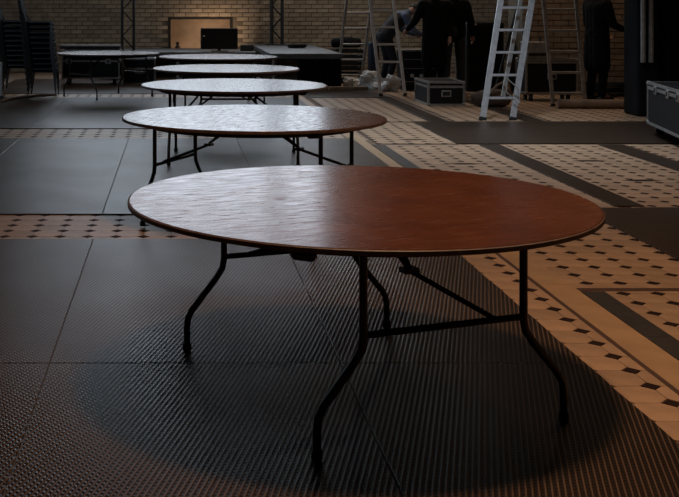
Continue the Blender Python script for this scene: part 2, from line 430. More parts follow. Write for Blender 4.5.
# ------------------------------------------------------------------ rubber mats, each one its own thing
MT = .008
def rubber_mat(x0, x1, y0, y1, label, wav=0):
    g = .0015; n = 14
    xs0, xs1, ys0, ys1 = x0+g, x1-g, y0+g, y1-g
    loop = []
    def jit(): return random.uniform(-wav, wav)
    for i in range(n): loop.append((xs0+(xs1-xs0)*i/n, ys0+(jit() if i else 0)))
    for i in range(n): loop.append((xs1+(jit() if i else 0), ys0+(ys1-ys0)*i/n))
    for i in range(n): loop.append((xs1-(xs1-xs0)*i/n, ys1+(jit() if i else 0)))
    for i in range(n): loop.append((xs0+(jit() if i else 0), ys1-(ys1-ys0)*i/n))
    cx, cy = (x0+x1)/2, (y0+y1)/2
    ins = []
    for x, y in loop:
        dx, dy = x-cx, y-cy; ins.append((x-math.copysign(min(.004, abs(dx)), dx), y-math.copysign(min(.004, abs(dy)), dy)))
    m = MB(); N = len(loop)
    P = [(x-cx, y-cy, 0.0008) for x, y in loop]+[(x-cx, y-cy, MT-.002) for x, y in loop]+[(x-cx, y-cy, MT) for x, y in ins]
    F = [tuple(range(N-1, -1, -1)), tuple(range(2*N, 3*N))]
    for k in range(2):
        for i in range(N):
            j = (i+1) % N; F.append((k*N+i, k*N+j, k*N+N+j, k*N+N+i))
    m.add(P, F)
    o = m.build('rubber_mat', M_MAT); o.location = (cx, cy, 0.0005)
    return tag(o, label, 'mat', 'dark ribbed rubber mats on the tiled floor')
c4 = [-3.3, -1.77, -.53, .70]
near = {0: 'left edge of the picture', 1: 'left of the nearest table', 2: 'under the nearest table'}
rubber_mat(-1.77, -.53, 2.4, 4.556, 'dark ribbed mat cut by the bottom left corner of the picture')
rubber_mat(-.53, .70, 2.4, 4.556, 'dark ribbed mat at the bottom, under the near left foot of the nearest table')
rubber_mat(.70, 1.735, 2.4, 4.556, 'dark ribbed mat at the bottom, right edge along the cream tile border', .004)
rubber_mat(-1.77, -.53, 4.556, 7.0, 'dark ribbed mat at the left edge, just in front of the wide tile strip')
rubber_mat(-.53, .70, 4.556, 7.0, 'dark ribbed mat behind the left legs of the nearest table')
rubber_mat(.70, 1.735, 4.556, 7.0, 'dark ribbed mat seen beneath the nearest table, reaching the tile border', .004)
lab3 = ['leftmost', 'second from the left', 'third from the left', 'rightmost']
for i, (a, b) in enumerate(((-3.3, -1.77), (-1.77, -.53), (-.53, .70), (.70, 2.03))):
    rubber_mat(a, b, 7.84, 12.36, 'grey sheened rubber mat between the two left tile strips, %s of four' % lab3[i])
    rubber_mat(a, b, 13.37, 17.95, 'grey rubber mat beyond the narrow tile strip, %s of four' % lab3[i])
rubber_mat(-3.3, -.53, 18.72, 22.5, 'far grey rubber mat under the table beside the flight case')
rubber_mat(-.53, 2.03, 18.72, 22.5, 'far dark rubber mat behind the row of tables')
rubber_mat(3.0, 6.2, 5.9, 8.09, 'dark ribbed mat right of the nearest table top, between tile fields')
rubber_mat(3.32, 3.55, 8.16, 11.8, 'narrow dark mat strip between two tile panels, pointing at the leaning ladder')
rubber_mat(4.62, 4.90, 8.16, 11.8, 'narrow dark mat strip at the right, left of the wheeled case')
rubber_mat(3.10, 8.2, 11.9, 14.2, 'broad grey rubber mat in front of the bright ladder feet', .012)
rubber_mat(3.36, 3.60, 14.22, 17.9, 'narrow grey mat strip left of the small flight case')
rubber_mat(4.64, 4.88, 14.22, 17.5, 'narrow dark mat strip behind the bright ladder')
rubber_mat(2.2, 3.58, 17.97, 19.8, 'grey mat around the feet of the left step ladder')

# ------------------------------------------------------------------ round tables
TH = .734; FZ = MT+.0015
def table_parts():
    root = thing('round_table', 'x', 'table')
    R = .915
    top = MB().lathe([(R-.004, TH-.022), (R, TH-.018), (R, TH-.004), (R-.003, TH)], 96)
    me_o = top.build('tabletop', M_WOOD, root, True)
    rim = MB()
    n = 96; P = []; F = []
    for r, z in ((R, TH-.021), (R+.005, TH-.019), (R+.005, TH-.004), (R, TH-.0015)):
        P += [(r*math.cos(2*PI*k/n), r*math.sin(2*PI*k/n), z) for k in range(n)]
    for i in range(3):
        for k in range(n):
            j = (k+1) % n; F.append((i*n+k, i*n+j, (i+1)*n+j, (i+1)*n+k))
    rim.add(P, F).build('edge_band', M_RIM, root, True)
    ap = MB(); ro, ri, z0, z1 = .74, .715, TH-.064, TH-.022
    P = []; F = []
    for r, z in ((ri, z1), (ri, z0), (ro, z0), (ro, z1)):
        P += [(r*math.cos(2*PI*k/64), r*math.sin(2*PI*k/64), z) for k in range(64)]
    for i in range(3):
        for k in range(64):
            j = (k+1) % 64; F.append((i*64+k, i*64+j, i*64+64+j, i*64+64+k))
    ap.add(P, F).build('apron', M_DARKWOOD, root, True)
    r = .0145
    for s in (-1, 1):                                 # two folding leg frames at +-0.61 along local x
        fx = s*.61
        for t in (-1, 1):
            leg = MB().tube([(fx, t*.325, TH-.03), (fx, t*.325, .385), (fx, t*.333, .345), (fx, t*.365, .30), (fx, t*.475, .175), (fx, t*.495, .14), (fx, t*.5, .10), (fx, t*.5, .014)], r, 10)
            lg = leg.build('leg', M_STEEL, root, True)
            MB().lathe([(.016, .0), (.019, .004), (.019, .03), (.015, .034)], 10, (fx, t*.5, 0)).build('rubber_foot', M_RUBBER, lg, True)
        MB().tube([(fx, -.325, .395), (fx, .325, .395)], .0125, 8).build('crossbar', M_STEEL, root, True)
        MB().tube([(fx, -.335, TH-.040), (fx, .335, TH-.040)], .0135, 8).build('top_bar', M_STEEL, root, True)
        br = MB().tube([(fx, s*.20, .40), (s*.33, s*.03, .52)], .010, 8)
        br.tube([(s*.34, s*.03, .52), (s*.10, .07, TH-.03)], .009, 8).tube([(s*.34, s*.03, .52), (s*.10, -.03, TH-.03)], .009, 8)
        br.box((s*.33, s*.03, .522), (.05, .06, .018)); br.build('folding_brace', M_STEEL, root, True)
        MB().bev((s*.10, 0, TH-.034), (.05, .26, .022), .006).build('hinge_block', M_STEEL, root)
        MB().bev((s*.65, -s*.57, TH-.040), (.09, .04, .034), .012, .7).build('lock_bracket', M_STEEL, root)
    return root
tab = table_parts()
R_ = math.radians
TAB = [(.731, 4.32, -70, 1, 'nearest round plywood table, large, half of its top reddish brown'),
       (.549, 7.57, 153, 1, 'round plywood table second in the row, right behind the nearest one'),
       (.583, 10.69, 176, 1, 'round folding table third from the front, pale sheen over its whole top'),
       (.640, 13.57, 90, 1, 'round folding table fourth in the row of five'),
       (.667, 16.77, 10, 1, 'farthest round folding table of the row, in front of the monitor'),
       (-1.12, 18.1, 40, .935, 'round folding table standing apart at the left, before the large flight case')]
for i, (X, Y, a, s, lb) in enumerate(TAB):
    t = tab if i == 0 else copy_tree(tab)
    t.location = (X, Y, FZ); t.rotation_euler = (0, 0, R_(a)); t.scale = (s, s, 1)
    tag(t, lb, 'table', 'round folding banquet tables')

# ------------------------------------------------------------------ lamps (above the frame)
def pendant(X, Y, Z, power, col, size, label, spread=150):
    t = thing('pendant_lamp', label, 'lamp', (X, Y, Z))
    MB().tube([(0, 0, .3), (0, 0, ZC-Z)], .006, 6).build('cord', M_BLACK, t)
    sh = MB(); P = []
    prof = [(.05, .30), (.12, .27), (.24, .12), (.30, 0), (.29, 0), (.23, .11), (.11, .25), (.03, .27)]
    sh.lathe(prof, 28).build('lamp_shade', M_BLACK, t, True)
    MB().lathe([(.01, .03), (.04, .045), (.055, .09), (.04, .14), (.02, .22)], 16).build('bulb', M_BULB, t, True)
    l = bpy.data.lights.new('lamp_light', 'AREA'); l.shape = 'DISK'; l.size = size; l.energy = power; l.color = col; l.spread = R_(spread)
    lo = bpy.data.objects.new('lamp_light', l); C.objects.link(lo); lo.location = (0, 0, -.01); lo.parent = t
pendant(1.15, 4.0, 5.2, LAMP_W, (1, .60, .34), .55, 'black warm pendant lamp hanging above the nearest table')
pendant(3.5, 12.4, 5.4, 58, (.74, .87, 1), .55, 'unseen cool white pendant lamp added to light the bright ladder', 92)  # unseen lamp, added to brighten the ladder faces and the floor near them
pendant(4.3, 7.8, 5.4, 28, (1, .66, .42), .55, 'black warm pendant lamp hanging above the right tile panels')
pendant(3.4, 21.2, 5.6, 62, (1, .86, .70), .55, 'black pendant lamp hanging above the crew at the back')
pendant(6.9, 16.6, 5.4, 24, (1, .68, .44), .55, 'unseen warm pendant lamp added to light the brick pier')  # unseen lamp, added because the other pendants leave the pier dark
pendant(-1.5, 21.5, 5.6, 12, (1, .80, .62), .55, 'black pendant lamp hanging above the large flight case')

# ------------------------------------------------------------------ stage, trusses, monitor
def platform(name, x0, x1, y0, y1, z, label, legs, skirt=None):
    t = thing(name, label, 'stage', ((x0+x1)/2, (y0+y1)/2, 0)); hx, hy = (x1-x0)/2, (y1-y0)/2
    MB().bev((0, 0, z-.05), (x1-x0, y1-y0, .1), .008).build('deck', M_GREY, t)
    for sx in legs:
        for sy in (-1, 1): MB().box((sx*(hx-.06), sy*(hy-.06), (z-.1)/2), (.05, .05, z-.1)).build('leg', M_ALUD, t)
    if skirt:
        a, b = skirt; m = MB(); n = 40; P = []
        for i in range(n+1):
            x = a+(b-a)*i/n - (x0+x1)/2; P.append((x, -hy-.03+.018*math.sin(i*2.2)))
        vv = [(x, y, .012) for x, y in P]+[(x, y, z-.1) for x, y in P]+[(x, y+.006, .012) for x, y in P]+[(x, y+.006, z-.1) for x, y in P]
        N = n+1; ff = [(i, i+1, N+i+1, N+i) for i in range(n)]+[(2*N+i+1, 2*N+i, 3*N+i, 3*N+i+1) for i in range(n)]
        m.add(vv, ff).build('skirt', M_BLACKCLOTH, t, True)
platform('stage_platform', -1.6, 1.72, 22.7, 24.93, .56, 'low grey stage deck under the monitor, in front of the niche', (-1, 0, 1))
platform('stage_platform', 1.76, 3.1, 19.9, 24.93, .65, 'higher grey stage deck with black skirt, left of the step ladder', (-1, 1), (2.25, 3.06))
def truss(X, Y, label):
    t = thing('truss_tower', label, 'truss', (X, Y, 0)); h = .12; H = 6
    MB().bev((0, 0, .012), (.5, .5, .02), .004).build('base_plate', M_BLACK, t)
    for sx in (-1, 1):
        for sy in (-1, 1): MB().tube([(sx*h, sy*h, .02), (sx*h, sy*h, H)], .025, 8).build('chord', M_BLACK, t, True)
    n = 22; d = (H-.1)/n
    for k in range(n):
        z = .1+k*d; s = 1 if k % 2 else -1
        if k > 8 : break
        for sy in (-1, 1):
            MB().tube([(-s*h, sy*h, z), (s*h, sy*h, z+d)], .011, 6).build('brace', M_BLACK, t)
        MB().tube([(h, -s*h, z), (h, s*h, z+d)], .011, 6).build('brace', M_BLACK, t)
        MB().tube([(-h, -s*h, z), (-h, s*h, z+d)], .011, 6).build('brace', M_BLACK, t)
    m = MB()
    for k in range(9, n):
        z = .1+k*d; s = 1 if k % 2 else -1
        for sy in (-1, 1): m.tube([(-s*h, sy*h, z), (s*h, sy*h, z+d)], .011, 6)
    m.build('upper_braces', M_BLACK, t)
    return t
truss(-.975, 22.4, 'black lattice truss tower behind the table at the left')
truss(2.30, 24.4, 'black lattice truss tower right of the monitor')
# the right tower stands on the higher deck's back part: raise it
bpy.data.objects['truss_tower.001'].location.z = .65
# monitor
t = thing('monitor', 'black flat screen monitor on the low stage', 'monitor', (.95, 23.2, .56), R_(2))
MB().bev((0, 0, .27), (.80, .045, .45), .012).build('casing', M_PLASTIC, t)
MB().box((0, -.0245, .275), (.75, .004, .405)).build('screen', M_SCREEN, t)
MB().box((-.33, -.0285, .33), (.045, .002, .022)).build('sticker', M_LABEL, t)
MB().box((0, .01, .04), (.07, .03, .06)).build('neck', M_PLASTIC, t)
MB().bev((0, 0, .008), (.36, .2, .016), .006).build('stand_base', M_PLASTIC, t)
t = thing('speaker_box', 'small black box speaker beside the monitor on the stage', 'speaker', (1.56, 23.4, .56), 0)
MB().bev((0, 0, .065), (.29, .2, .13), .01).build('cabinet', M_PLASTIC, t)
MB().box((0, -.102, .065), (.26, .004, .10)).build('grille', M_BLACK, t)
# uplight in the niche
t = thing('uplight', 'small warm uplight at the foot of the lit niche', 'lamp', (.86, 24.55, .56))
MB().lathe([(.05, 0), (.05, .02), (.035, .03), (.045, .10), (.05, .11)], 14).build('housing', M_BLACK, t, True)
MB().lathe([(.004, .112), (.042, .112), (.042, .118), (.004, .118)], 14).build('lens', M_BULB, t)
l = bpy.data.lights.new('uplight_light', 'SPOT'); l.energy = 26; l.color = (1, .68, .43); l.shadow_soft_size = .05; l.spot_size = R_(150); l.spot_blend = .6
lo = bpy.data.objects.new('uplight_light', l); C.objects.link(lo); lo.location = (0, -.06, .17); lo.rotation_euler = (R_(112), 0, 0); lo.parent = t
t = thing('figurine', 'small dark ornament at the left end of the niche', 'ornament', (.06, YB+.2, NZ0))
MB().lathe([(.05, 0), (.07, .03), (.05, .1), (.02, .13), (.045, .17), (.01, .2)], 12).build('body', M_BLACK, t, True)
# dark cable coil on the higher deck
t = thing('cable_coil', 'coiled black cable lying on the higher stage deck', 'cable', (2.55, 22.6, .65))
for k in range(4):
    MB().tube([((.17+.012*k)*math.cos(a*.4), (.15+.01*k)*math.sin(a*.4), .014+.02*k) for a in range(16)], .013, 6).build('cable_loop', M_RUBBER, t, True)

# ------------------------------------------------------------------ flight cases
def case(label, loc, rz, dim, wheels=True, latches=(-.3, .3), handle=True, lid=.7, name='flight_case'):
    """loc = base centre; front face towards local -y"""
    t = thing(name, label, 'case', loc, rz); W, D, H = dim; z0 = .12 if wheels else .0
    lz = z0+H*lid
    MB().box((0, 0, (z0+lz)/2+.002), (W-.02, D-.02, lz-z0-.004)).build('body', M_CASE, t)
    MB().box((0, 0, (lz+z0+H)/2+.004), (W-.02, D-.02, z0+H-lz-.016)).build('lid', M_CASE, t)
    e = .03
    for sx in (-1, 1):
        for sy in (-1, 1): MB().box((sx*(W/2-e/2), sy*(D/2-e/2), z0+H/2), (e, e, H-2*e)).build('edge_trim', M_CASEEDGE, t)
    for z in (z0+e/2, z0+H-e/2):
        for sy in (-1, 1): MB().box((0, sy*(D/2-e/2), z), (W-2*e, e, e)).build('edge_trim', M_CASEEDGE, t)
        for sx in (-1, 1): MB().box((sx*(W/2-e/2), 0, z), (e, D-2*e, e)).build('edge_trim', M_CASEEDGE, t)
    for sy in (-1, 1): MB().box((0, sy*(D/2-.006), lz), (W-2*e, .014, .035)).build('lid_trim', M_CASEEDGE, t)
    for sx in (-1, 1): MB().box((sx*(W/2-.006), 0, lz), (.014, D-2*e, .035)).build('lid_trim', M_CASEEDGE, t)
    for sx in (-1, 1):
        for sy in (-1, 1):
            for z in (z0+.02, z0+H-.02): MB().bev((sx*(W/2-.018), sy*(D/2-.018), z), (.05, .05, .05), .012).build('corner', M_CASEEDGE, t)
    for u in latches:
        lt = MB().bev((u*W, -D/2-.004, lz-.005), (.11, .016, .095), .005).build('latch', M_CASEEDGE, t)
        MB().bev((u*W, -D/2-.015, lz-.005), (.03, .008, .05), .003).build('latch_turn', M_BLACK, lt)
    if handle:
        hp = MB().bev((0, -D/2-.002, z0+H*.38 if len(latches) else z0+H*.5), (.15, .014, .10), .004).build('handle_plate', M_CASEEDGE, t)
        MB().box((0, -D/2-.010, z0+H*.38 if len(latches) else z0+H*.5), (.11, .006, .06)).build('handle_recess', M_BLACK, hp)
    if wheels:
        for sx in (-1, 1):
            for sy in (-1, 1):
                wl_ = MB(); x, y = sx*(W/2-.12), sy*(D/2-.12)
                wl_.tube([(x-.018, y, .05), (x+.018, y, .05)], .05, 14); q = wl_.build('wheel', M_RUBBER, t, True)
                MB().box((x, y, .10), (.06, .07, .035)).build('caster_fork', M_STEEL, q)
    return t
case('large black wheeled flight case behind the left table, two latches', (-1.62, 21.1, FZ), 0, (1.12, .7, .55), True, (-.38, .30), False, .62)
t = thing('plank_board', 'pale edged board lying on top of the large flight case', 'board', (-1.66, 21.35, .12+.55+MT+.012))
MB().bev((0, 0, .035), (1.18, .5, .07), .006).build('board', M_DARKWOOD, t); MB().box((0, -.254, .056), (1.18, .008, .024)).build('edge_band', M_CASEEDGE, t)
case('low black open rack case right of the large flight case', (-.70, 21.3, FZ), 0, (.64, .6, .50), False, (), True, .6)
case('small black flight case with pale edges on the tiles before the crew', (4.145, 16.95, 0.001), 0, (.57, .9, .37), False, (), True, .78)
case('black wheeled flight case cut off by the right edge of the picture', (5.79, 11.75, FZ), R_(-101.5), (2.0, .8, .50), True, (-.28, .0, .22), False, .86)
case('black flight case behind the right ladder, carrying a grey mixer box', (6.02, 17.5, 0.001), 0, (.84, .5, .56), True, (), True, .9)
t = thing('equipment_box', 'grey steel equipment box on the case behind the ladder', 'box', (5.80, 17.45, .69))
MB().bev((0, 0, .13), (.34, .34, .26), .01).build('housing', M_ALUD, t); MB().box((0, -.172, .06), (.28, .004, .05)).build('vent_panel', M_BLACK, t)
for sx in (-1, 1): MB().tube([(sx*.1, 0, .26), (sx*.1, .02, .32)], .02, 8).build('knob', M_BLACK, t, True)
t = thing('amplifier_rack', 'black amplifier rack with two pale dials left of the black dressed crew', 'rack', (4.42, 19.75, 0.001))
MB().bev((0, 0, .36), (.62, .5, .70), .012).build('cabinet', M_CASE, t)
for z in (.16, .40, .56): MB().box((0, -.253, z), (.56, .006, .012)).build('panel_gap', M_CASEEDGE, t)
for x in (-.14, .03): MB().lathe([(.035, 0), (.035, .02), (.02, .025)], 12).build('dial', M_LABEL, t, True).location = (x, -.25, .27)
for o in [c for c in t.children if c.name.startswith('dial')]: o.rotation_euler = (PI/2, 0, 0)
MB().bev((0, 0, .725), (.66, .54, .03), .006).build('top_shelf', M_ALUD, t)
t = thing('speaker_cabinet', 'tall black speaker cabinet in the dark between the two right ladders', 'speaker', (5.55, 19.6, 0.001), 0)
MB().bev((0, 0, .62), (.66, .6, 1.22), .015).build('cabinet', M_CASE, t)
MB().box((0, -.302, .62), (.58, .006, 1.1)).build('grille', M_BLACKCLOTH, t)
for x in (-.2, .2): MB().box((x, -.306, 1.2), (.07, .006, .03)).build('badge', M_LABEL, t)

# ------------------------------------------------------------------ ladders
def ladder_section(root, aL, aR, bL, bR, rw, rd, m, nr, z_first, dz, rm):
    """two rails from feet aL,aR up to bL,bR, with rungs"""
    aL, aR, bL, bR = map(Vector, (aL, aR, bL, bR))
    side = (aR-aL).normalized()
    for a, b in ((aL, bL), (aR, bR)):
        f = (b-a).normalized()
        nrm = side.cross(f).normalized()
        q = MB().bar(a+f*.04, b, rw, rd, nrm).build('rail', m, root)
        MB().bar(a, a+f*.042, rw*1.25, rd*1.25, nrm).build('foot', M_RUBBER, q)
    k = 0; z = z_first
    while k < nr:
        tt = z/(bL.z)
        p, q = aL.lerp(bL, tt), aR.lerp(bR, tt)
        MB().bar(p, q, .032, .028, side.cross(bL-aL).normalized()).build('rung', rm, root)
        z += dz; k += 1
def hinge(root, p, q, m):
    MB().tube([p, q], .03, 10).build('hinge', m, root, True)
# left step ladder
t = thing('step_ladder', 'aluminium step ladder standing left of the bending person', 'ladder', (3.5, 19.6, 0))
def rel(t, *ps): return [tuple(Vector(p)-Vector(t.location)) for p in ps]
apL, apR = (3.34, 19.55, 3.2), (3.76, 19.55, 3.2)
a = rel(t, (3.48, 18.25, MT), (3.89, 18.25, MT), apL, apR); ladder_section(t, *a, .05, .028, M_ALU, 10, .27, .295, M_ALU)
a = rel(t, (3.12, 20.85, .001), (3.58, 20.85, .001), (3.31, 19.62, 3.2), (3.79, 19.62, 3.2)); ladder_section(t, *a, .05, .028, M_ALUD, 10, .20, .30, M_ALUD)
hinge(t, *rel(t, (3.28, 19.585, 3.2), (3.82, 19.585, 3.2)), M_ALUD)
# right big ladder
t = thing('step_ladder', 'large bright aluminium ladder at the right, its near feet on the grey mat', 'ladder', (5.2, 15.4, 0))
a = rel(t, (4.10, 14.40, .001), (4.50, 14.40, .001), (5.03, 15.42, 4.1), (5.50, 15.42, 4.1)); ladder_section(t, *a, .075, .035, M_ALU, 12, .29, .302, M_ALU)
a = rel(t, (5.76, 16.45, .001), (6.25, 16.45, .001), (5.06, 15.50, 4.1), (5.53, 15.50, 4.1)); ladder_section(t, *a, .05, .035, M_ALUD, 12, .20, .318, M_ALUD)
hinge(t, *rel(t, (5.0, 15.46, 4.1), (5.56, 15.46, 4.1)), M_ALUD)
# second, inner section rail of the bright ladder
q = rel(t, (4.44, 14.62, .30), (5.40, 15.52, 4.0)); MB().bar(q[0], q[1], .05, .035, (0, -1, 0)).build('extension_rail', M_ALUD, t)
# looped strap on the ladder
MB().tube(rel(t, (4.40, 14.40, .58), (4.57, 14.40, .43), (4.60, 14.42, .25), (4.58, 14.40, .22), (4.42, 14.40, .38), (4.40, 14.40, .58)), .008, 6).build('strap', M_LABEL, t, True)
t = thing('lighting_stand', 'thin black pole leaning between the two right ladder legs', 'pole', (5.02, 17.1, 0.001))
MB().tube([(0, 0, 0), (.75, .2, 2.6)], .022, 8).build('pole', M_BLACK, t, True); MB().lathe([(.04, 0), (.04, .03), (.025, .04)], 10).build('foot', M_RUBBER, t)

# ------------------------------------------------------------------ clutter on the floor at the back
def bag(loc, r, seed, label):
    o = MB().blob((0, 0, r[2]*.8), r, seed, .5, 26, 16, .16).build('plastic_bag', M_BAG); o.location = loc
    tag(o, label, 'bag', 'white plastic bags by the step ladder')
bag((3.62, 19.95, .001), (.2, .17, .18), 3, 'big crumpled white plastic bag behind the step ladder feet')
bag((3.86, 19.35, .001), (.15, .14, .16), 5, 'white plastic bag standing at the right foot of the step ladder')
bag((3.32, 20.4, .001), (.15, .14, .10), 9, 'flat white plastic sheet heap left inside the step ladder')
t = thing('wood_plank', 'pale wooden plank lying across the feet of the step ladder', 'plank', (3.12, 19.62, .011), R_(4))
MB().bev((0, -.10, .03), (.72, .11, .06), .005).build('plank', M_WOODRAW, t)
t = thing('cardboard_tube', 'long brown tube with red end lying behind the right ladder', 'tube', (6.25, 16.05, .07), R_(-4))
MB().tube([(-.55, 0, 0), (.72, 0, 0)], .068, 14).build('tube', M_CARD, t, True); MB().tube([(.721, 0, 0), (.84, 0, 0)], .072, 14).build('end_cap', M_RED, t, True)
t = thing('cable_coil', 'pile of dark cables on the floor at the foot of the brick pier', 'cable', (7.42, 18.3, .002))
for k in range(9):
    rr = .30+.05*(k % 3); ox, oy = random.uniform(-.15, .15), random.uniform(-.1, .1)
    MB().tube([(ox+rr*math.cos(a*.35), oy+rr*.7*math.sin(a*.35), .02+.022*k+.01*math.sin(a)) for a in range(19)], .018, 6).build('cable_loop', M_RUBBER, t, True)
t = thing('duffel_bag', 'black duffel bag on the crate stack behind the step ladder', 'bag', (3.42, 21.6, .69))
MB().lathe([(.02, -.30), (.09, -.29), (.11, -.22), (.11, .22), (.09, .29), (.02, .30)], 16).build('body', M_BLACKCLOTH, t, True)
t.children[0].rotation_euler = (0, PI/2, 0); t.children[0].location.z = .10; t.children[0].scale.x = .85
MB().tube([(-.14, -.03, .18), (-.1, -.05, .22), (.1, -.05, .22), (.14, -.03, .18)], .014, 6).build('strap', M_BLACK, t, True)
for k in range(2):
    t = thing('crate', 'dark open slatted crate behind the step ladder, ' + ('lower of two' if k == 0 else 'upper of two'), 'crate', (3.44, 21.6, .001+.343*k), 0, 'crates behind the step ladder')
    for sx in (-1, 1):
        for sy in (-1, 1): MB().box((sx*.27, sy*.2, .17), (.035, .035, .338)).build('post', M_ALUD, t)
    for z in (.05, .17, .29):
        for sy in (-1, 1): MB().box((0, sy*.225, z), (.60, .014, .07)).build('slat', M_BLACK, t)
        for sx in (-1, 1): MB().box((sx*.295, 0, z), (.014, .40, .07)).build('slat', M_BLACK, t)
    MB().box((0, 0, .03), (.5, .36, .02)).build('bottom', M_BLACK, t)
t = thing('tote_bag', 'dark blue tote bag standing right of the crates', 'bag', (3.93, 21.4, .001))
MB().bev((0, 0, .42), (.2, .2, .80), .03).build('body', mat('navy_nylon', (.02, .03, .06), .7), t); MB().tube([(-.05, 0, .82), (-.04, 0, .93), (.04, 0, .93), (.05, 0, .82)], .01, 6).build('handle', M_BLACK, t, True)
t = thing('work_bag', 'brown canvas bag lying between small case and bright ladder', 'bag', (4.83, 16.4, .001), R_(20))
MB().blob((0, 0, .12), (.30, .2, .15), 12, .22, 16, 10).build('body', mat('brown_canvas', (.09, .06, .045), .9), t, 'all')
MB().tube([(-.25, -.12, .12), (-.1, -.22, .33), (.12, -.2, .42), (.25, -.1, .15)], .02, 6).build('strap', M_CARD, t, True)
t = thing('work_table', 'narrow work table with thin legs behind the bright ladder', 'table', (5.06, 20.3, .001))
MB().bev((0, 0, .80), (.62, .5, .03), .005).build('tabletop', M_ALUD, t)
for sx in (-1, 1):
    for sy in (-1, 1): MB().tube([(sx*.28, sy*.22, 0), (sx*.28, sy*.22, .785)], .016, 8).build('leg', M_ALUD, t, True)
t = thing('tool_case', 'black tool case standing on the narrow work table', 'case', (5.0, 20.3, .817))
MB().bev((0, 0, .22), (.3, .3, .44), .02).build('body', M_PLASTIC, t); MB().tube([(-.06, 0, .44), (-.05, 0, .49), (.05, 0, .49), (.06, 0, .44)], .012, 6).build('handle', M_BLACK, t, True)

# ------------------------------------------------------------------ pillar and drape at the right
t = struct('trim_1', MB().bev((6.52, 15.1, 3.0), (.30, .5, 6.0), .03), mat('dark_blue_grey_paint', (.008, .009, .011), .85, var=.3, vscale=4, spec=.1), 'dark blue grey pillar left of the black drape')
t['category'] = 'pillar'
for x in (6.42, 6.53): MB().tube([(x, 14.81, .75), (x, 14.81, 4.0)], .035, 8).build('pipe', M_ALUD, t, True)
m = MB(); n = 90; P = []
for i in range(n+1): P.append((6.70+3.2*i/n, 15.0+.07*math.sin(i*1.1)+.03*math.sin(i*2.7)))
N = n+1; vv = []
for dy in (0, .012):
    for z in (.012, 5.5): vv += [(x, y+dy, z) for x, y in P]
ff = [(i, i+1, N+i+1, N+i) for i in range(n)]+[(2*N+i+1, 2*N+i, 3*N+i, 3*N+i+1) for i in range(n)]
o = m.add(vv, ff).build('stage_drape', M_BLACKCLOTH, None, True); tag(o, 'black floor length drape behind the wheeled case at the right', 'curtain')

# ------------------------------------------------------------------ stacked chairs at the left
def chair_proto():
    t = thing('stacking_chair', 'x', 'chair')
    MB().bev((0, 0, .432), (.42, .42, .076), .02).build('seat', M_BLACKCLOTH, t)
    b = MB()
    M = Matrix.Rotation(-.30, 3, 'Y')
    b.box((-.30, 0, .72), (.035, .40, .34), M=M); b.build('backrest', M_BLACKCLOTH, t)
    for sy in (-1, 1):
        MB().tube([(.20, sy*.225, 0), (.20, sy*.225, .43), (.19, sy*.225, .45), (-.17, sy*.225, .45)], .011, 8).build('leg', M_CHROME, t, True)
        MB().tube([(-.27, sy*.225, 0), (-.20, sy*.225, .44), (-.245, sy*.215, .55), (-.36, sy*.205, .90)], .011, 8).build('leg', M_STEEL, t, True)
    MB().tube([(-.36, -.205, .90), (-.365, -.15, .92), (-.365, .15, .92), (-.36, .205, .90)], .011, 8).build('back_frame', M_CHROME, t, True)
    return t
ORD = ['lowest', 'second', 'third', 'fourth', 'fifth', 'sixth', 'seventh', 'eighth', 'ninth', 'tenth']
proto = chair_proto(); first = True
for sname, X, Y, n in (('beside the large flight case', -2.22, 18.5, 10), ('at the left picture edge', -2.84, 19.7, 10)):
    for k in range(n):
        c = proto if first else copy_tree(proto); first = False
        c.location = (X-.010*k, Y, FZ+.088*k); c.rotation_euler = (0, 0, 0)
        tag(c, 'black stacking chair, %s from bottom, stack %s' % (ORD[k], sname) if k else 'black stacking chair at the bottom, stack %s' % sname, 'chair', 'stacked black chairs')
t = thing('kerb', 'low reddish brown kerb curving past the feet of the chair stacks', 'kerb', (0, 0, .012))
MB().tube([(-2.72, 16.9, .02), (-2.66, 17.3, .022), (-2.5, 17.7, .022), (-2.3, 17.98, .022), (-2.0, 18.15, .022)], .022, 8).build('rounded_edge', M_CARD, t, True)
t = thing('sign_stand', 'pale narrow board standing at the far left edge', 'board', (-2.93, 18.0, MT))
MB().bev((0, 0, .30), (.10, .05, .56), .006).build('panel', M_LABEL, t); MB().box((0, 0, .012), (.16, .2, .024)).build('foot', M_BLACK, t)

# ------------------------------------------------------------------ people
def skin_mesh(name, chains, m, parent, vox=.012):
    """chains of (point, radius) become tapered limbs, fused into one continuous surface"""
    mb = MB(); seen = set()
    for ch in chains:
        for k, (p, r) in enumerate(ch):
            key = (tuple(round(c, 4) for c in p), round(r, 4))
            if key not in seen:
                seen.add(key); P = []; F = []; nu, nv = 12, 8; p_ = Vector(p)
                for i in range(1, nv):
                    th = PI*i/nv; P += [p_ + Vector((math.cos(2*PI*q/nu)*math.sin(th), math.sin(2*PI*q/nu)*math.sin(th), math.cos(th)))*r for q in range(nu)]
                for i in range(nv-2):
                    for q in range(nu): F.append((i*nu+q, (i+1)*nu+q, (i+1)*nu+(q+1) % nu, i*nu+(q+1) % nu))
                F += [tuple(range(nu)), tuple(range((nv-1)*nu-1, (nv-2)*nu-1, -1))]
                mb.add(P, F)
            if k:
                q, rq = ch[k-1]
                if (Vector(p)-Vector(q)).length > 1e-4: mb.tube([q, p], [rq, r], 12)
    o = mb.build(name, m, parent)
    rm = o.modifiers.new('Fuse', 'REMESH'); rm.mode = 'VOXEL'; rm.voxel_size = vox; rm.use_smooth_shade = True
    sm = o.modifiers.new('Soften', 'SMOOTH'); sm.factor = .5; sm.iterations = 3
    return o
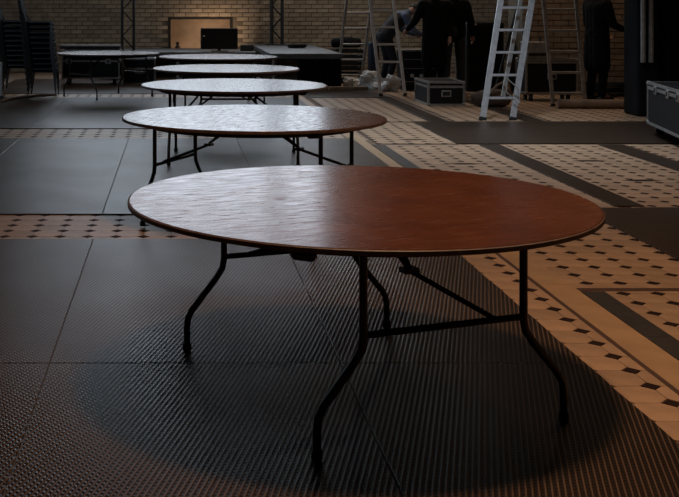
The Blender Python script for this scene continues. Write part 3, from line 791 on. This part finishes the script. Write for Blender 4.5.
def hand(wrist, d, out, nrm):
    """palm and five fingers from the wrist, pointing along d; out = towards the thumb side; nrm = palm side"""
    w_ = Vector(wrist); d = Vector(d).normalized(); o = Vector(out); o = (o-d*o.dot(d)).normalized(); n = d.cross(o)*(1 if nrm > 0 else -1)
    palm = w_+d*.05; ch = [[(tuple(w_), .028), (tuple(palm), .032), (tuple(w_+d*.085), .030)]]
    for k, L in enumerate((.072, .080, .074, .058)):
        b = w_+d*.095+o*(.028-.019*k)
        ch.append([(tuple(w_+d*.085), .030), (tuple(b), .0105), (tuple(b+d*L*.5+n*.008), .0095), (tuple(b+d*L*.85+n*.03), .008)])
    tb = w_+d*.035+o*.035
    ch.append([(tuple(palm), .032), (tuple(tb), .013), (tuple(tb+d*.035+o*.014+n*.012), .011), (tuple(tb+d*.06+o*.012+n*.022), .009)])
    return ch
def person(label, loc, rz, J, top, legs, hair=M_HAIR, group=None, coat=None):
    t = thing('person', label, 'person', loc, rz)
    g = lambda k: tuple(J[k])
    pel, spi, che, nec, hd, ht = (Vector(J[k]) for k in ('pelvis', 'spine', 'chest', 'neck', 'head', 'headtop'))
    ch = [[(tuple(pel), .115), (tuple(spi), .108), (tuple(che), .11), (tuple(nec), .055), (tuple(hd), .082), (tuple(ht), .07)]]
    for s in 'lr':
        ch.append([(tuple(che), .11), (g('sh'+s), .058), (g('el'+s), .043), (g('wr'+s), .028)])
        ch.append([(tuple(pel), .115), (g('hip'+s), .085), (g('kn'+s), .055), (g('an'+s), .038), (g('toe'+s), .034)])
        w_ = Vector(J['wr'+s]); d = (w_-Vector(J['el'+s])).normalized()
        ch += hand(w_, J.get('hd'+s, d), J.get('ht'+s, (0, 1, 0)), 1 if s == 'l' else -1)
    skin_mesh('body', ch, M_SKIN, t, .0065)
    e = .016
    jc = [[(tuple(che), .14), (tuple(che.lerp(nec, .85)), .08), (tuple(nec.lerp(hd, .15)), .072)]]
    for sx in (-.065, 0, .065):
        o_ = Vector((sx, 0, 0))
        jc.append([(tuple(pel+o_-(spi-pel)*.15), .128), (tuple(spi+o_), .128), (tuple(che+o_), .132)])
        if coat: jc.append([(tuple(pel+o_), .135), (tuple(pel+o_*1.3-(spi-pel).normalized()*.45), .13)])
    for s in 'lr':
        el, wr = Vector(J['el'+s]), Vector(J['wr'+s])
        jc.append([(tuple(che), .13), (g('sh'+s), .068+e), (g('el'+s), .045+e), (tuple(el.lerp(wr, .92)), .032+e*.8)])
    skin_mesh('jacket', jc, top, t)
    tc = [[(tuple(pel+Vector((0, 0, .05))), .14), (tuple(pel), .138)]]
    for s in 'lr': tc.append([(tuple(pel), .138), (g('hip'+s), .098), (g('kn'+s), .072), (tuple(Vector(J['an'+s])+Vector((0, 0, .01))), .058)])
    skin_mesh('trousers', tc, legs, t)
    for s in 'lr':
        a, q = Vector(J['an'+s]), Vector(J['toe'+s]); f = (q-a); f.z = 0; f.normalize()
        sh = MB().bev((0, 0, .035), (.09, .27, .07), .025).build('shoe', M_BLACK, t); sh.location = (a.x+f.x*.06, a.y+f.y*.06, 0)
        sh.rotation_euler = (0, 0, math.atan2(-f.x, f.y))
    # head details
    u = (ht-hd).normalized(); fw = Vector(J.get('look', (0, 1, 0))); fw = (fw-u*fw.dot(u)).normalized(); sd = fw.cross(u)
    R = Matrix((sd, fw, u)).transposed().to_4x4(); mid = hd.lerp(ht, .45)
    def part(mb, name, m, smooth=True):
        o = mb.build(name, m, t, smooth); o.matrix_local = Matrix.Translation(mid) @ R; return o
    hb = MB(); P = []; F = []; nu, nv = 18, 8
    for i in range(nv+1):
        th = PI*.60*i/nv
        for k in range(nu):
            a = 2*PI*k/nu; cut = 1 if math.sin(a) < .35 else .62
            P.append((.092*math.sin(th*cut)*math.cos(a), .108*math.sin(th*cut)*math.sin(a)-.008, .118*math.cos(th*cut)+.008))
    for i in range(nv):
        for k in range(nu):
            j = (k+1) % nu; F.append((i*nu+k, (i+1)*nu+k, (i+1)*nu+j, i*nu+j))
    part(hb.add(P, F), 'hair', hair)
    part(MB().add([(-.014, .084, -.035), (.014, .084, -.035), (0, .112, -.032), (0, .09, .012)], [(0, 1, 2), (0, 2, 3), (2, 1, 3), (0, 3, 1)]), 'nose', M_SKIN, False)
    for s in (-1, 1):
        part(MB().blob((s*.033, .083, .012), (.012, .007, .008), 1, 0, 8, 6), 'eye', M_BLACK)
        part(MB().blob((s*.088, -.002, -.01), (.010, .02, .032), 1, 0, 8, 6), 'ear', M_SKIN)
    part(MB().box((0, .082, -.062), (.045, .012, .010)), 'mouth', M_RED, False)
    return t
def stand(**kw):
    J = dict(pelvis=(0, 0, .98), spine=(0, 0, 1.16), chest=(0, 0, 1.37), neck=(0, .01, 1.53), head=(0, .02, 1.62), headtop=(0, .025, 1.75),
             shl=(-.19, 0, 1.43), shr=(.19, 0, 1.43), ell=(-.25, -.03, 1.16), elr=(.25, -.03, 1.16), wrl=(-.25, .06, .92), wrr=(.25, .06, .92),
             hipl=(-.095, 0, .92), hipr=(.095, 0, .92), knl=(-.11, .02, .50), knr=(.11, .02, .50), anl=(-.12, -.02, .09), anr=(.12, -.02, .09), toel=(-.13, .13, .045), toer=(.13, .13, .045))
    J.update(kw); return J
# bending person at the left: leans to the right (+x in the picture)
J = stand(pelvis=(0, -.10, .98), spine=(0, .02, 1.15), chest=(0, .20, 1.31), neck=(0, .36, 1.40), head=(0, .44, 1.43), headtop=(0, .55, 1.50),
          shl=(-.18, .22, 1.34), shr=(.18, .22, 1.34), ell=(-.22, .34, 1.08), elr=(.22, .36, 1.08), wrl=(-.14, .56, .98), wrr=(.16, .56, .98),
          hipl=(-.095, -.10, .92), hipr=(.095, -.10, .92), knl=(-.11, -.02, .50), knr=(.11, .02, .50), anl=(-.12, -.12, .09), anr=(.12, -.10, .09),
          toel=(-.13, .04, .045), toer=(.13, .06, .045), look=(0, .6, -.6))
p1 = person('person bending forward in dusty blue top and dark vest, dark trousers', (4.06, 20.35, .001), R_(-78), J, M_BLUE, M_NAVY)
skin_mesh('vest', [[((sx, -.13, .955), .137), ((sx, .02, 1.15), .138), ((sx, .17, 1.285), .141)] for sx in (-.065, 0, .065)], M_NAVY, p1)
# black dressed pair, backs to the camera
J = stand(ell=(-.30, .05, 1.17), wrl=(-.36, .26, 1.03), elr=(.24, -.02, 1.15), wrr=(.22, -.10, .93))
person('person in black jacket standing with back turned, reaching to the left', (4.50, 18.75, .001), R_(6), J, M_BLACKCLOTH, M_BLACKCLOTH, coat=True).scale = (1.08, 1.08, 1.08)
J = stand(elr=(.27, -.05, 1.16), wrr=(.30, .04, .94), ell=(-.2, .1, 1.15), wrl=(-.1, .2, 1.0))
person('person in black top and dark jeans standing behind the small flight case', (4.90, 19.0, .001), R_(-10), J, M_BLACKCLOTH, M_JEANS).scale = (1.08, 1.08, 1.08)
J = stand(elr=(.26, .06, 1.14), wrr=(.20, .30, 1.06), ell=(-.26, .05, 1.14), wrl=(-.2, .28, 1.0))
person('person in long black coat standing before the brick pier', (6.80, 17.4, .001), R_(-70), J, M_BLACKCLOTH, M_BLACKCLOTH, coat=True).scale = (1.1, 1.1, 1.08)
